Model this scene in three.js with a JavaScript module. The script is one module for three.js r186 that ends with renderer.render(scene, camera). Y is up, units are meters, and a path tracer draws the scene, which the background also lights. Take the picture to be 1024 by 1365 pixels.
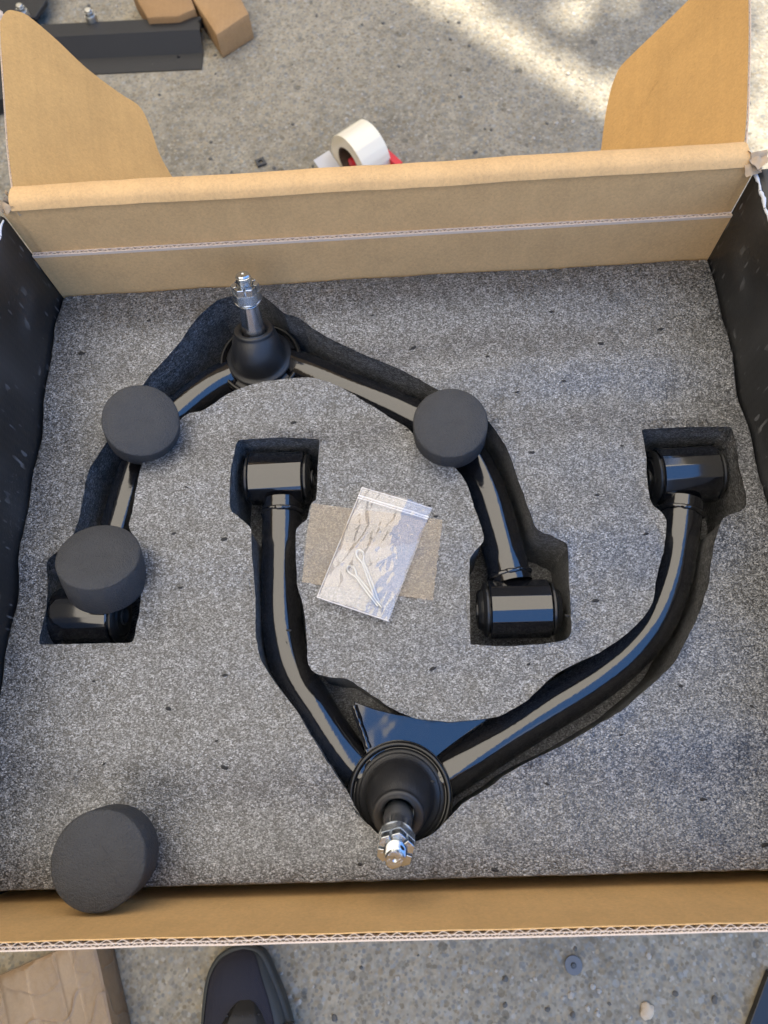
import * as THREE from 'three';
import { RoundedBoxGeometry } from 'three/addons/geometries/RoundedBoxGeometry.js';
import { mergeGeometries, mergeVertices, toCreasedNormals } from 'three/addons/utils/BufferGeometryUtils.js';
import { TessellateModifier } from 'three/addons/modifiers/TessellateModifier.js';
import { ImprovedNoise } from 'three/addons/math/ImprovedNoise.js';

const V = (x, y, z) => new THREE.Vector3(x, y, z);
const scene = new THREE.Scene();

// ---------- camera
const camera = new THREE.PerspectiveCamera(71.61, 768 / 1024, 0.02, 200);
camera.position.set(0.0169, 0.977, 0.1899);
camera.rotation.set(-1.2153, 0.0957, -0.1351, 'YXZ');
camera.focus = 0.57; camera.userData.fStop = 9;

// ---------- sky and sun
{
  const w = 512, h = 256, data = new Float32Array(w * h * 4), ns = new ImprovedNoise();
  for (let j = 0; j < h; j++) for (let i = 0; i < w; i++) {
    const el = ((j + 0.5) / h - 0.5) * Math.PI, az = ((i + 0.5) / w - 0.5) * 2 * Math.PI;
    const y = Math.sin(el), x = Math.cos(el) * Math.cos(az), z = Math.cos(el) * Math.sin(az);
    const t = Math.pow(Math.max(0, 1 - Math.max(y, 0)), 5);
    let c = [0.17 + 1.1 * t, 0.42 + 0.85 * t, 1.0 + 0.2 * t];
    const k = THREE.MathUtils.smoothstep(ns.noise(x * 2.2 + 5, y * 3.5, z * 2.2) + 0.5 * ns.noise(x * 5, y * 8 + 3, z * 5), 0.15, 0.65) * 0.5;
    c = c.map((v, n) => v + k * ([1.1, 1.08, 1.05][n] - v));
    if (y < 0) c = [0.3, 0.28, 0.25];
    data.set([c[0], c[1], c[2], 1].map((v, n) => n < 3 ? v * 0.6 : v), (j * w + i) * 4);
  }
  const sky = new THREE.DataTexture(data, w, h, THREE.RGBAFormat, THREE.FloatType);
  sky.mapping = THREE.EquirectangularReflectionMapping; sky.magFilter = THREE.LinearFilter; sky.needsUpdate = true;
  scene.background = sky; scene.environment = sky;
}
const sun = new THREE.DirectionalLight(new THREE.Color(1, 0.93, 0.8), 4.0);
sun.position.set(0.264 * 12, 0.819 * 12, -0.51 * 12); sun.target.position.set(0, 0, 0);
sun.castShadow = true; sun.shadow.mapSize.set(4096, 4096); sun.shadow.radius = 1.7; sun.shadow.bias = -0.0004;
Object.assign(sun.shadow.camera, { left: -6, right: 6, top: 6, bottom: -6, near: 0.5, far: 30 });
scene.add(sun, sun.target);
const renderer = new THREE.WebGLRenderer({ antialias: true });
renderer.setSize(768, 1024);
renderer.toneMapping = THREE.LinearToneMapping;
renderer.toneMappingExposure = 3.15;
renderer.shadowMap.enabled = true; renderer.shadowMap.type = THREE.PCFSoftShadowMap;

// ---------- helpers
let seed = 12345;
const rnd = () => { seed |= 0; seed = seed + 0x6D2B79F5 | 0; let t = Math.imul(seed ^ seed >>> 15, 1 | seed); t = t + Math.imul(t ^ t >>> 7, 61 | t) ^ t; return ((t ^ t >>> 14) >>> 0) / 4294967296; };
const R = (a, b) => a + (b - a) * rnd();
const noise = new ImprovedNoise();
const nz = (x, y, z = 0) => noise.noise(x, y, z);
const clamp01 = (v) => Math.min(1, Math.max(0, v));
const hash = (i, j, s) => { let h = Math.imul(i, 374761393) + Math.imul(j, 668265263) + Math.imul(s, 2147483647 ^ 0x5bd1e995); h = Math.imul(h ^ h >>> 13, 1274126177); return ((h ^ h >>> 16) >>> 0) / 4294967296; };
function tileNoise(u, v, n, s) {           // value noise that repeats after u, v = 1
  const x = u * n, y = v * n, i = Math.floor(x), j = Math.floor(y), a = x - i, b = y - j;
  const m = (k) => ((k % n) + n) % n, f = a * a * (3 - 2 * a), g = b * b * (3 - 2 * b);
  const h00 = hash(m(i), m(j), s), h10 = hash(m(i + 1), m(j), s), h01 = hash(m(i), m(j + 1), s), h11 = hash(m(i + 1), m(j + 1), s);
  return (h00 + (h10 - h00) * f) * (1 - g) + (h01 + (h11 - h01) * f) * g;
}
function cells(u, v, nx, ny, s) {          // [distance to the nearest and to the second point, id of the nearest, offset]
  const x = u * nx, y = v * ny, i = Math.floor(x), j = Math.floor(y);
  let d1 = 9, d2 = 9, id = 0, ox = 0, oy = 0;
  for (let b = -1; b <= 1; b++) for (let a = -1; a <= 1; a++) {
    const ci = i + a, cj = j + b, mi = ((ci % nx) + nx) % nx, mj = ((cj % ny) + ny) % ny;
    const dx = ci + hash(mi, mj, s) - x, dy = cj + hash(mi, mj, s + 1) - y, d = dx * dx + dy * dy;
    if (d < d1) { d2 = d1; d1 = d; id = hash(mi, mj, s + 2); ox = dx; oy = dy; } else if (d < d2) d2 = d;
  }
  return [Math.sqrt(d1), Math.sqrt(d2), id, ox, oy];
}
function texture(size, metres, fn, srgb) { // fn(u, v) gives [r, g, b] or one number, 0..1
  const d = new Uint8Array(size * size * 4);
  for (let j = 0; j < size; j++) for (let i = 0; i < size; i++) {
    let c = fn((i + 0.5) / size, (j + 0.5) / size); if (typeof c === 'number') c = [c, c, c];
    const k = (j * size + i) * 4;
    for (let n = 0; n < 3; n++) { let v = clamp01(c[n]); if (srgb) v = v <= 0.0031308 ? v * 12.92 : 1.055 * Math.pow(v, 1 / 2.4) - 0.055; d[k + n] = Math.round(v * 255); }
    d[k + 3] = 255;
  }
  const t = new THREE.DataTexture(d, size, size); t.wrapS = t.wrapT = THREE.RepeatWrapping; t.magFilter = THREE.LinearFilter; t.minFilter = THREE.LinearMipmapLinearFilter; t.generateMipmaps = true;
  if (srgb) t.colorSpace = THREE.SRGBColorSpace;
  t.repeat.set(1 / metres, 1 / metres); t.needsUpdate = true;
  return t;
}
const C = (r, g, b) => new THREE.Color().setRGB(r, g, b);
const names = {};
function numbered(n) { names[n] = (names[n] || 0) + 1; return names[n] === 1 ? n : n + '_' + String(names[n] - 1).padStart(3, '0'); }
function tag(o, label, category, group, kind) { if (label) o.userData.label = label; if (category) o.userData.category = category; if (group) o.userData.group = group; if (kind) o.userData.kind = kind; return o; }
function thing(name, label, category, pos = V(0, 0, 0), group) { const g = new THREE.Group(); g.name = numbered(name); g.position.copy(pos); scene.add(g); return tag(g, label, category, group); }
// a mesh made in world coordinates, put under its parent
function part(name, geo, mat, parent) {
  const gs = Array.isArray(geo) ? merge(geo) : geo;
  const m = new THREE.Mesh(gs, mat); m.name = parent === scene ? numbered(name) : name; m.castShadow = m.receiveShadow = true;
  let p = parent; const off = V(0, 0, 0); while (p && p !== scene) { off.add(p.position); p = p.parent; }
  if (off.lengthSq()) gs.translate(-off.x, -off.y, -off.z);
  parent.add(m); return m;
}
function merge(list) { return mergeGeometries(list.map((g) => { const n = g.index ? g.toNonIndexed() : g.clone(); for (const k of Object.keys(n.attributes)) if (!['position', 'normal', 'uv'].includes(k)) n.deleteAttribute(k); if (!n.attributes.normal) n.computeVertexNormals(); return n; })); }
function boxUV(g) {                        // uv in metres, projected along each face's main axis
  g = g.index ? g.toNonIndexed() : g; const p = g.attributes.position, uv = new Float32Array(p.count * 2);
  const a = V(0, 0, 0), b = V(0, 0, 0), c = V(0, 0, 0);
  for (let i = 0; i < p.count; i += 3) {
    a.fromBufferAttribute(p, i); b.fromBufferAttribute(p, i + 1).sub(a); c.fromBufferAttribute(p, i + 2).sub(a); b.cross(c);
    const x = Math.abs(b.x), y = Math.abs(b.y), z = Math.abs(b.z);
    for (let k = i; k < i + 3; k++) { const X = p.getX(k), Y = p.getY(k), Z = p.getZ(k); uv.set(y >= x && y >= z ? [X, Z] : x >= z ? [Z, Y] : [X, Y], k * 2); }
  }
  g.setAttribute('uv', new THREE.BufferAttribute(uv, 2)); return g;
}
const box = (x0, x1, y0, y1, z0, z1, r = 0) => { const w = x1 - x0, h = y1 - y0, d = z1 - z0; const g = r ? new RoundedBoxGeometry(w, h, d, 2, r) : new THREE.BoxGeometry(w, h, d); g.translate((x0 + x1) / 2, (y0 + y1) / 2, (z0 + z1) / 2); return boxUV(g); };
function frame(g, X, Y, o) { const Z = X.clone().cross(Y); g.applyMatrix4(new THREE.Matrix4().makeBasis(X, Y, Z).setPosition(o)); return g; }
function shapeOf(pts) { return new THREE.Shape(pts.map((p) => new THREE.Vector2(p[0], p[1]))); }
function along(dir) { return new THREE.Quaternion().setFromUnitVectors(V(0, 1, 0), dir.clone().normalize()); }
function lathe(profile, seg, base, dir) {  // profile [[r, height]...] turned about dir from base
  const g = new THREE.LatheGeometry(profile.map((p) => new THREE.Vector2(Math.max(p[0], 0.00001), p[1])), seg);
  let f = g.toNonIndexed(); const p = f.attributes.position, uv = f.attributes.uv, R0 = Math.max(...profile.map((q) => q[0])), a = V(0, 0, 0), b = V(0, 0, 0), c = V(0, 0, 0); let L = 0; profile.forEach((q, i) => { if (i) L += Math.hypot(q[0] - profile[i - 1][0], q[1] - profile[i - 1][1]); });
  for (let i = 0; i < p.count; i += 3) { a.fromBufferAttribute(p, i); b.fromBufferAttribute(p, i + 1).sub(a); c.fromBufferAttribute(p, i + 2).sub(a); b.cross(c).normalize(); const flat = Math.abs(b.y) > 0.8; for (let k = i; k < i + 3; k++) uv.setXY(k, flat ? p.getX(k) : uv.getX(k) * 2 * Math.PI * R0, flat ? p.getZ(k) : uv.getY(k) * L); }
  f.applyQuaternion(along(dir)); f.translate(base.x, base.y, base.z); return f;
}
function latheCreased(profile, seg, base, dir, deg = 35) { return toCreasedNormals(lathe(profile, seg, base, dir), deg * Math.PI / 180); }
function tube(points, r, seg = 90, rad = 28, closed = false) {
  const c = new THREE.CatmullRomCurve3(points, closed, 'centripetal'), g = new THREE.TubeGeometry(c, seg, r, rad, closed), uv = g.attributes.uv, L = c.getLength();
  for (let i = 0; i < uv.count; i++) uv.setXY(i, uv.getX(i) * L, uv.getY(i) * 2 * Math.PI * r);
  return g;
}
function bead(points, r, rough = 0.35, closed = false, seg = 120) { // lumpy weld bead
  const g = tube(points, r, seg, 10, closed), p = g.attributes.position, n = g.attributes.normal;
  for (let i = 0; i < p.count; i++) { const x = p.getX(i), y = p.getY(i), z = p.getZ(i), k = r * rough * (nz(x * 150, y * 150, z * 150) + 0.35 * nz(x * 380, y * 380 + 7, z * 380)); p.setXYZ(i, x + n.getX(i) * k, y + n.getY(i) * k, z + n.getZ(i) * k); }
  g.computeVertexNormals(); return g;
}
function circle(c, dir, r, n = 24, a0 = 0, a1 = 2 * Math.PI) { const q = along(dir), out = []; for (let i = 0; i < n; i++) { const a = a0 + (a1 - a0) * i / (a1 - a0 > 6.2 ? n : n - 1); out.push(V(Math.cos(a) * r, 0, Math.sin(a) * r).applyQuaternion(q).add(c)); } return out; }

// ---------- materials
const std = (o) => new THREE.MeshStandardMaterial(o), phys = (o) => new THREE.MeshPhysicalMaterial(o);
const foamColor = texture(1024, 0.15, (u, v) => {
  const c = cells(u, v, 100, 140, 3), e = cells(u, v, 170, 250, 33), f = clamp01((c[1] - c[0]) * 3), big = tileNoise(u, v, 7, 9) * 0.5 + tileNoise(u, v, 19, 10) * 0.5;
  const k = (0.010 + 0.22 * Math.pow(c[2], 2.0) * (0.25 + 0.75 * f) + 0.18 * Math.pow(e[2], 3)) * (0.62 + 0.4 * big + 0.36 * tileNoise(u, v, 26, 51) * tileNoise(u, v, 60, 52) + 0.3 * tileNoise(u, v, 34, 53)); return [k * 0.985, k * 0.99, k * 1.0];
}, true);
const foamBump = texture(1024, 0.15, (u, v) => {
  const c = cells(u, v, 100, 140, 3), e = cells(u, v, 170, 250, 33), tilt = (hash(Math.floor(c[2] * 9999), 1, 5) - 0.5) * c[3] + (hash(Math.floor(c[2] * 9999), 2, 5) - 0.5) * c[4];
  return 0.5 + 0.32 * (0.5 - c[0]) + 0.45 * tilt + 0.15 * (0.5 - e[0]) + 0.25 * (c[2] - 0.5);
});
const foamM = phys({ map: foamColor, bumpMap: foamBump, bumpScale: 0.0005, roughness: 0.34, ior: 1.66 });
const capTex = texture(512, 0.06, (u, v) => 0.75 + 0.25 * tileNoise(u, v, 120, 4) + 0.12 * (tileNoise(u, v, 9, 5) - 0.5), true);
const capBump = texture(512, 0.06, (u, v) => tileNoise(u, v, 110, 6) * 0.6 + tileNoise(u, v, 40, 7) * 0.4);
const capM = phys({ color: C(0.042, 0.042, 0.043), map: capTex, bumpMap: capBump, bumpScale: 0.0006, roughness: 0.72 });
const peel = texture(512, 0.08, (u, v) => tileNoise(u, v, 22, 31) * 0.6 + tileNoise(u, v, 55, 32) * 0.4);
const paintM = phys({ color: C(0.006, 0.006, 0.007), roughness: 0.13, ior: 1.62, clearcoat: 0.8, clearcoatRoughness: 0.07, bumpMap: peel, bumpScale: 0.00009 });
const weldM = phys({ color: C(0.006, 0.006, 0.007), roughness: 0.12, ior: 1.62, clearcoat: 0.8, clearcoatRoughness: 0.06 });
const pool = texture(512, 0.08, (u, v) => tileNoise(u, v, 6, 35) * 0.7 + tileNoise(u, v, 14, 36) * 0.3);
const plateM = phys({ color: C(0.006, 0.006, 0.007), roughness: 0.12, ior: 1.62, clearcoat: 0.8, clearcoatRoughness: 0.06, bumpMap: pool, bumpScale: 0.0005 });
const rimM = phys({ color: C(0.008, 0.008, 0.008), roughness: 0.3, ior: 1.5 });
const rubberT = texture(512, 0.05, (u, v) => { const s = tileNoise(u, v, 140, 61); return 0.8 + 0.25 * tileNoise(u, v, 12, 60) + (s > 0.93 ? 1.6 : 0); });
const rubberM = phys({ color: C(0.018, 0.018, 0.019), map: rubberT, roughness: 0.42, ior: 1.55, bumpMap: capBump, bumpScale: 0.00012 });
const bushM = phys({ color: C(0.012, 0.012, 0.012), roughness: 0.38, ior: 1.55 });
const zincM = std({ color: C(0.58, 0.61, 0.63), metalness: 1, roughness: 0.24, bumpMap: capBump, bumpScale: 0.00012 });
const steelM = std({ color: C(0.70, 0.71, 0.72), metalness: 1, roughness: 0.27 });
const pinM = std({ color: C(0.5, 0.51, 0.52), metalness: 1, roughness: 0.28 });
const darkHoleM = std({ color: C(0.012, 0.012, 0.013), roughness: 0.8 });
const cardTex = (s, tint, flute) => texture(1024, 0.25, (u, v) => {
  const fib = tileNoise(u, v, 300, s) * 0.5 + tileNoise(u, v, 140, s + 1) * 0.5, big = tileNoise(u, v, 6, s + 2) * 0.6 + tileNoise(u, v, 17, s + 3) * 0.4;
  const line = tileNoise(u, 0.5, 60, s + 4), spot = tileNoise(u, v, 240, s + 5) > 0.94 ? 0.8 : 1;
  const k = (0.84 + 0.2 * (fib - 0.5) + 0.16 * (big - 0.5) + flute * (line - 0.5)) * spot; return [tint[0] * k * 1.0, tint[1] * k, tint[2] * k];
}, true);
const cardBump = texture(1024, 0.25, (u, v) => 0.35 * tileNoise(u, v, 200, 71) + 0.25 * tileNoise(u, v, 60, 72) + 0.4 * (0.5 + 0.5 * Math.sin(u * 2 * Math.PI * 33)) * (0.6 + 0.4 * tileNoise(u, v, 8, 73)));
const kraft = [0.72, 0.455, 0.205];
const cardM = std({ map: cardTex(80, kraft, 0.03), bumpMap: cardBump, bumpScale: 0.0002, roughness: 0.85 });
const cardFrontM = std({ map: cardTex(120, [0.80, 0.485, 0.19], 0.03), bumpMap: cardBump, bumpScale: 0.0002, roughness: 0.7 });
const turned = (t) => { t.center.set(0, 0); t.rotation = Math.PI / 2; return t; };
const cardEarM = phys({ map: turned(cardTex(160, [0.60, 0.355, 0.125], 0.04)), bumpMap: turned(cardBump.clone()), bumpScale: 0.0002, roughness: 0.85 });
const fluteM = std({ color: C(0.62, 0.50, 0.39), roughness: 0.9, side: THREE.DoubleSide });
const coreM = std({ color: C(0.10, 0.06, 0.035), roughness: 1 });
const linerM = std({ color: C(0.66, 0.53, 0.42), roughness: 0.85 });
const scuffT = texture(1024, 0.3, (u, v) => {
  const a = tileNoise(u, v * 0.25 + 0.1, 90, 41), b = tileNoise(u, v, 7, 42), d = tileNoise(u, v, 220, 43), e = tileNoise(u, v, 26, 44);
  let k = 0.010 + 0.006 * b; if (d > 0.8 && b > 0.5) k += 0.07 * (d - 0.78) * 5 * (b - 0.4); if (a > 0.82 && e > 0.45) k += 0.22 * (e - 0.4); k += 0.018 * Math.pow(tileNoise(u, v, 11, 45), 3); return [k, k * 1.02, k * 1.06];
}, true);
const blackCardM = phys({ map: scuffT, roughness: 0.42, bumpMap: cardBump, bumpScale: 0.00015 });
const wornM = std({ color: C(0.55, 0.56, 0.58), roughness: 0.9 });
const foamNickM = std({ color: C(0.008, 0.008, 0.009), roughness: 0.7 });

// ---------- ground
const stones = (u, v) => {
  const a = cells(u, v, 70, 70, 201), b = cells(u, v, 190, 190, 205), c = cells(u, v, 360, 360, 209), lo = tileNoise(u, v, 4, 213) * 0.4 + tileNoise(u, v, 11, 214) * 0.3 + tileNoise(u, v, 31, 215) * 0.3;
  const wx = u + 0.003 * (tileNoise(u, v, 200, 241) - 0.5), wy = v + 0.003 * (tileNoise(u, v, 200, 242) - 0.5), b2 = cells(wx, wy, 150, 150, 245);
  let k = 0.84 + 0.62 * (lo - 0.5) + 0.25 * (tileNoise(u, v, 700, 216) - 0.5) + 0.28 * (tileNoise(u, v, 210, 219) - 0.5) + 0.2 * (tileNoise(u, v, 90, 221) - 0.5), t = [1, 0.885, 0.665];
  const put = (q, rad, pick, con) => { if (q[2] > pick && q[0] < rad * (0.45 + 0.55 * ((q[2] * 91) % 1))) { const p = (q[2] - pick) / (1 - pick), tone = (p * 7.13) % 1; k = k * (1 - con) + con * (0.42 + 0.95 * tone * tone); t = [[1, 0.9, 0.68], [0.98, 0.9, 0.74], [1, 0.84, 0.58], [0.94, 0.91, 0.8]][Math.floor(p * 97) % 4]; } };
  put(c, 0.55, 0.35, 0.6); put(b, 0.5, 0.62, 0.55); put(b2, 0.34, 0.9, 0.4); put(a, 0.18, 0.97, 0.5);
  const dk = cells(wx, wy, 34, 34, 231); if (dk[0] < 0.05 + 0.09 * ((dk[2] * 37) % 1) && dk[2] > 0.8) k *= 0.62;
  return [k * t[0], k * t[1], k * t[2]];
};
const groundT = texture(2048, 1.7, (u, v) => { const s = stones(u, v); return s.map((x) => x * 0.285); }, true);
const groundB = texture(2048, 1.7, (u, v) => { const b = cells(u, v, 120, 120, 205), c = cells(u, v, 230, 230, 209); return 0.35 * (1 - b[0]) + 0.3 * (1 - c[0]) + 0.35 * tileNoise(u, v, 330, 220); });
const groundM = std({ map: groundT, bumpMap: groundB, bumpScale: 0.003, roughness: 0.88 });
{ const g = new THREE.PlaneGeometry(120, 120, 1, 1); g.rotateX(-Math.PI / 2); tag(part('concrete_ground', boxUV(g), groundM, scene), 'rough grey concrete ground under and around the box', null, null, 'structure'); }

// ---------- canvas canopy overhead, which shades the box (out of the frame)
{
  const g = new THREE.BufferGeometry(), pts = [[1.95, -2.22], [-1.0, 3.5], [-2.8, 3.5], [-2.8, -5.6], [-1.43, -5.6]];
  const t = new TessellateModifier(0.5, 6).modify(new THREE.ShapeGeometry(shapeOf(pts.map((p) => [p[0], -p[1]]))).toNonIndexed()); t.rotateX(-Math.PI / 2);
  const p = t.attributes.position; for (let i = 0; i < p.count; i++) p.setY(i, 3.0 + 0.02 * Math.sin(p.getX(i) * 2.3 + p.getZ(i)));
  t.computeVertexNormals();
  const canvasM = phys({ color: C(0.92, 0.80, 0.61), roughness: 1, transmission: 0.85, thickness: 0, side: THREE.DoubleSide });
  const o = part('canopy', t, canvasM, scene); tag(o, 'beige canvas canopy stretched overhead', null, null, 'structure');
  for (const [x, z] of pts) tag(part('canopy_post', new THREE.CylinderGeometry(0.03, 0.03, 3.0, 16).translate(x, 1.5, z), std({ color: C(0.4, 0.4, 0.4), roughness: 0.5, metalness: 0.6 }), scene), 'grey steel post carrying the canopy', null, null, 'structure');
}
tag(part('building_wall', boxUV(new THREE.BoxGeometry(0.2, 3.4, 11).translate(-2.92, 1.7, -0.3)), std({ map: groundT, color: C(0.55, 0.5, 0.45), roughness: 0.95 }), scene), 'rendered building wall that carries the canopy, left of the box', null, null, 'structure');
tag(part('building_wall', boxUV(new THREE.BoxGeometry(26, 6.5, 0.3).translate(1, 3.25, -9.5)), std({ map: groundT, color: C(0.5, 0.42, 0.36), roughness: 0.95 }), scene), 'rendered building wall across the yard beyond the box', null, null, 'structure');
// ---------- leafy branch by the canopy edge: its dappled shade falls on the far right ground
{
  const ls = [];
  for (let i = 0; i < 170; i++) {
    const t = R(-0.35, 0.62), o = Math.pow(rnd(), 1.3) * 0.5 - 0.04, gx = 0.2 + 0.62 * t + o * 0.7, gz = -1.3 + 0.62 * t - o * 0.7, h = R(3.05, 3.5), k = h / 0.819;
    const g = new THREE.SphereGeometry(R(0.03, 0.075), 6, 4); g.scale(1, 0.06, 0.55); g.rotateX(R(-0.7, 0.7)); g.rotateY(R(0, 6.28)); g.translate(gx + 0.264 * k, h, gz - 0.51 * k); ls.push(g);
  }
  const t = new THREE.Group(); t.name = 'tree_branch'; scene.add(t); tag(t, null, null, null, 'structure');
  part('foliage', ls, std({ color: C(0.06, 0.1, 0.03), roughness: 1 }), t).userData.kind = 'stuff';
  part('limb', tube([V(1.6, 3.2, -4.2), V(1.6, 3.3, -3.2), V(1.9, 3.3, -2.2)], 0.03, 20, 8), std({ color: C(0.12, 0.08, 0.05), roughness: 1 }), t);
}

// ---------- lower carton that carries the box (out of sight under it)
const H = 0.42;                             // height of the foam's top
{
  const t = thing('closed_carton', 'closed brown carton standing under the open box', 'carton', V(0, 0, 0));
  part('body', box(-0.30, 0.30, 0.004, H - 0.118, -0.25, 0.26, 0.004), cardM, t);
  part('packing_tape', box(-0.3005, 0.3005, H - 0.117, H - 0.1165, -0.02, 0.03), std({ color: C(0.4, 0.28, 0.15), roughness: 0.3 }), t);
}

// ---------- the open cardboard box
function fluteEdge(A, B, up, across, amp, pitch, depth, w = 0.00035, jitter = 0.25) { // a wavy paper web between two liners, seen from its edge
  const L = A.distanceTo(B), n = Math.max(8, Math.round(L / pitch * 10)), dir = B.clone().sub(A).divideScalar(L), pos = [], idx = []; let ph = 0;
  for (let i = 0; i <= n; i++) {
    const s = L * i / n; ph += (2 * Math.PI / 10) * (1 + jitter * nz(s * 40, 3.3, A.x * 9));
    const off = Math.sin(ph) * amp, c = A.clone().addScaledVector(dir, s).addScaledVector(across, off).addScaledVector(up, -0.0004 * Math.abs(nz(s * 60, 1.7)));
    const tang = dir.clone().addScaledVector(across, Math.cos(ph) * amp * 2 * Math.PI / pitch).normalize(), nrm = tang.clone().cross(up).normalize().multiplyScalar(w);
    for (const [a, b] of [[-1, 0], [1, 0], [1, -depth], [-1, -depth]]) { const q = c.clone().addScaledVector(nrm, a).addScaledVector(up, b); pos.push(q.x, q.y, q.z); }
    if (i < n) for (let k = 0; k < 4; k++) { const a = i * 4 + k, b = i * 4 + (k + 1) % 4; idx.push(a, b, a + 4, b, b + 4, a + 4); }
  }
  const g = new THREE.BufferGeometry(); g.setAttribute('position', new THREE.Float32BufferAttribute(pos, 3)); g.setIndex(idx); g.setAttribute('uv', new THREE.Float32BufferAttribute(new Float32Array(pos.length / 3 * 2), 2)); const f = g.toNonIndexed(); f.computeVertexNormals(); return f;
}
const bx = thing('cardboard_box', 'open brown cardboard box holding the black control arms in grey foam', 'box', V(0, H - 0.112, 0));
{
  const wob = (g, amp, fq = 7) => { const p = g.attributes.position; for (let i = 0; i < p.count; i++) { const x = p.getX(i), y = p.getY(i), z = p.getZ(i); p.setXYZ(i, x, y + amp * nz(x * fq, y * fq, z * fq + 5), z + amp * nz(x * fq + 9, y * fq, z * fq)); } return g; };
  part('floor', box(-0.316, 0.316, H - 0.112, H - 0.106, -0.268, 0.272), cardM, bx);
  // back wall with its rounded fold, then the lid hanging down behind
  const prof = [[-0.262, -0.106], [-0.262, 0.0995], [-0.2606, 0.1016], [-0.2604, 0.1024], [-0.2618, 0.1036], [-0.2634, 0.1066], [-0.2665, 0.1086], [-0.271, 0.1096], [-0.277, 0.1092], [-0.282, 0.1072], [-0.285, 0.103], [-0.281, 0.102], [-0.279, 0.1045], [-0.2755, 0.106], [-0.271, 0.1062], [-0.268, 0.1045], [-0.2662, 0.101], [-0.2662, -0.106]];
  const fine = []; prof.forEach((a, k) => { const b = prof[k + 1]; if (!b) { fine.push(a); return; } const L = Math.hypot(b[0] - a[0], b[1] - a[1]), n = Math.max(1, Math.round(L / 0.006)); for (let q = 0; q < n; q++) fine.push([a[0] + (b[0] - a[0]) * q / n, a[1] + (b[1] - a[1]) * q / n]); });
  const sp = [], su = [], si = [], NX = 90; let run = 0;
  for (let a = 0; a < fine.length; a++) { if (a) run += Math.hypot(fine[a][0] - fine[a - 1][0], fine[a][1] - fine[a - 1][1]); for (let b = 0; b <= NX; b++) { const x = -0.302 + 0.606 * b / NX; sp.push(x, H + fine[a][1] + 0.0012 * nz(x * 7, fine[a][1] * 7, 1) + (fine[a][1] > 0.1 ? 0.0008 * nz(x * 40, 3, 1) : 0), fine[a][0] + 0.0012 * nz(x * 7, fine[a][1] * 9, 4) + 0.0004 * nz(x * 40, fine[a][1] * 40, 5)); su.push(x, run); } }
  for (let a = 0; a < fine.length - 1; a++) for (let b = 0; b < NX; b++) { const q = a * (NX + 1) + b; si.push(q, q + 1, q + NX + 2, q, q + NX + 2, q + NX + 1); }
  let g = new THREE.BufferGeometry(); g.setAttribute('position', new THREE.Float32BufferAttribute(sp, 3)); g.setAttribute('uv', new THREE.Float32BufferAttribute(su, 2)); g.setIndex(si); g.computeVertexNormals();
  const ends = [-1, 1].map((e) => { const q = new THREE.BoxGeometry(0.011, 0.206, 0.0042, 2, 20, 1); q.translate(e * 0.3065, H - 0.004, -0.2650); return boxUV(wob(q, 0.0008)); });
  part('back_wall', [g, ...ends], cardM, bx);
  g = box(-0.30, 0.302, H - 0.37, H + 0.103, -0.2855, -0.2815); part('hanging_lid', g, cardM, bx);
  // inner liner of the back wall with its cut edge
  part('back_liner', [box(-0.3105, 0.3115, H - 0.106, H + 0.0515, -0.2583, -0.2578)], cardM, bx);
  part('board_core', [box(-0.3105, 0.3115, H - 0.106, H + 0.0502, -0.2614, -0.2583)], std({ color: C(0.14, 0.09, 0.06), roughness: 1 }), bx);
  part('liner_edge', [box(-0.3105, 0.3115, H + 0.049, H + 0.0518, -0.25875, -0.2576), box(-0.3105, 0.3115, H + 0.047, H + 0.0516, -0.2619, -0.2612)], linerM, bx);
  part('cut_edge', [fluteEdge(V(-0.3105, H + 0.0515, -0.26), V(0.3115, H + 0.0515, -0.26), V(0, 1, 0), V(0, 0, 1), 0.0011, 0.0075, 0.004, 0.00055)], fluteM, bx);
  // side walls, black outside print folded inwards
  const side = [[0, -0.106], [0, 0.092], [0.0006, 0.0955], [0.0022, 0.0973], [0.005, 0.0985], [0.012, 0.0985], [0.0145, 0.0965], [0.0155, 0.092], [0.0155, -0.106]];
  for (const s of [-1, 1]) {
    g = new THREE.ExtrudeGeometry(shapeOf(side), { depth: 0.536, bevelEnabled: false, steps: 50 });
    const p = g.attributes.position; for (let i = 0; i < p.count; i++) { const X = p.getX(i), Y = p.getY(i), Z = p.getZ(i); p.setXYZ(i, s * (0.3115 + X + 0.0003 * nz(Y * 14, Z * 9, s)), H + Y, -0.261 + Z); }
    if (s < 0) for (let i = 0; i < p.count; i += 3) { const a = [p.getX(i), p.getY(i), p.getZ(i)]; p.setXYZ(i, p.getX(i + 1), p.getY(i + 1), p.getZ(i + 1)); p.setXYZ(i + 1, ...a); }
    g.deleteAttribute('normal'); g = boxUV(g); const w = part('side_wall', toCreasedNormals(g, 0.6), blackCardM, bx); tag(w, s < 0 ? 'left black side wall' : 'right black side wall with scuffed top fold');
    const e = []; for (let i = 0; i < 30; i++) { const z0 = -0.258 + i * 0.0175; if (i > 9 && rnd() < 0.4) continue; e.push(bead([V(s * 0.3122, H + 0.0958, z0), V(s * 0.3126, H + 0.0966, z0 + 0.008), V(s * 0.3122, H + 0.0958, z0 + 0.017)], R(0.0006, 0.0014), 0.9, false, 14)); }
    part('worn_edge', e, wornM, w);
  }
  // front wall: double corrugated board
  const zf = 0.2655, lean = 0.0085, at = (y) => zf + lean * (y + 0.106) / 0.203;
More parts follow.
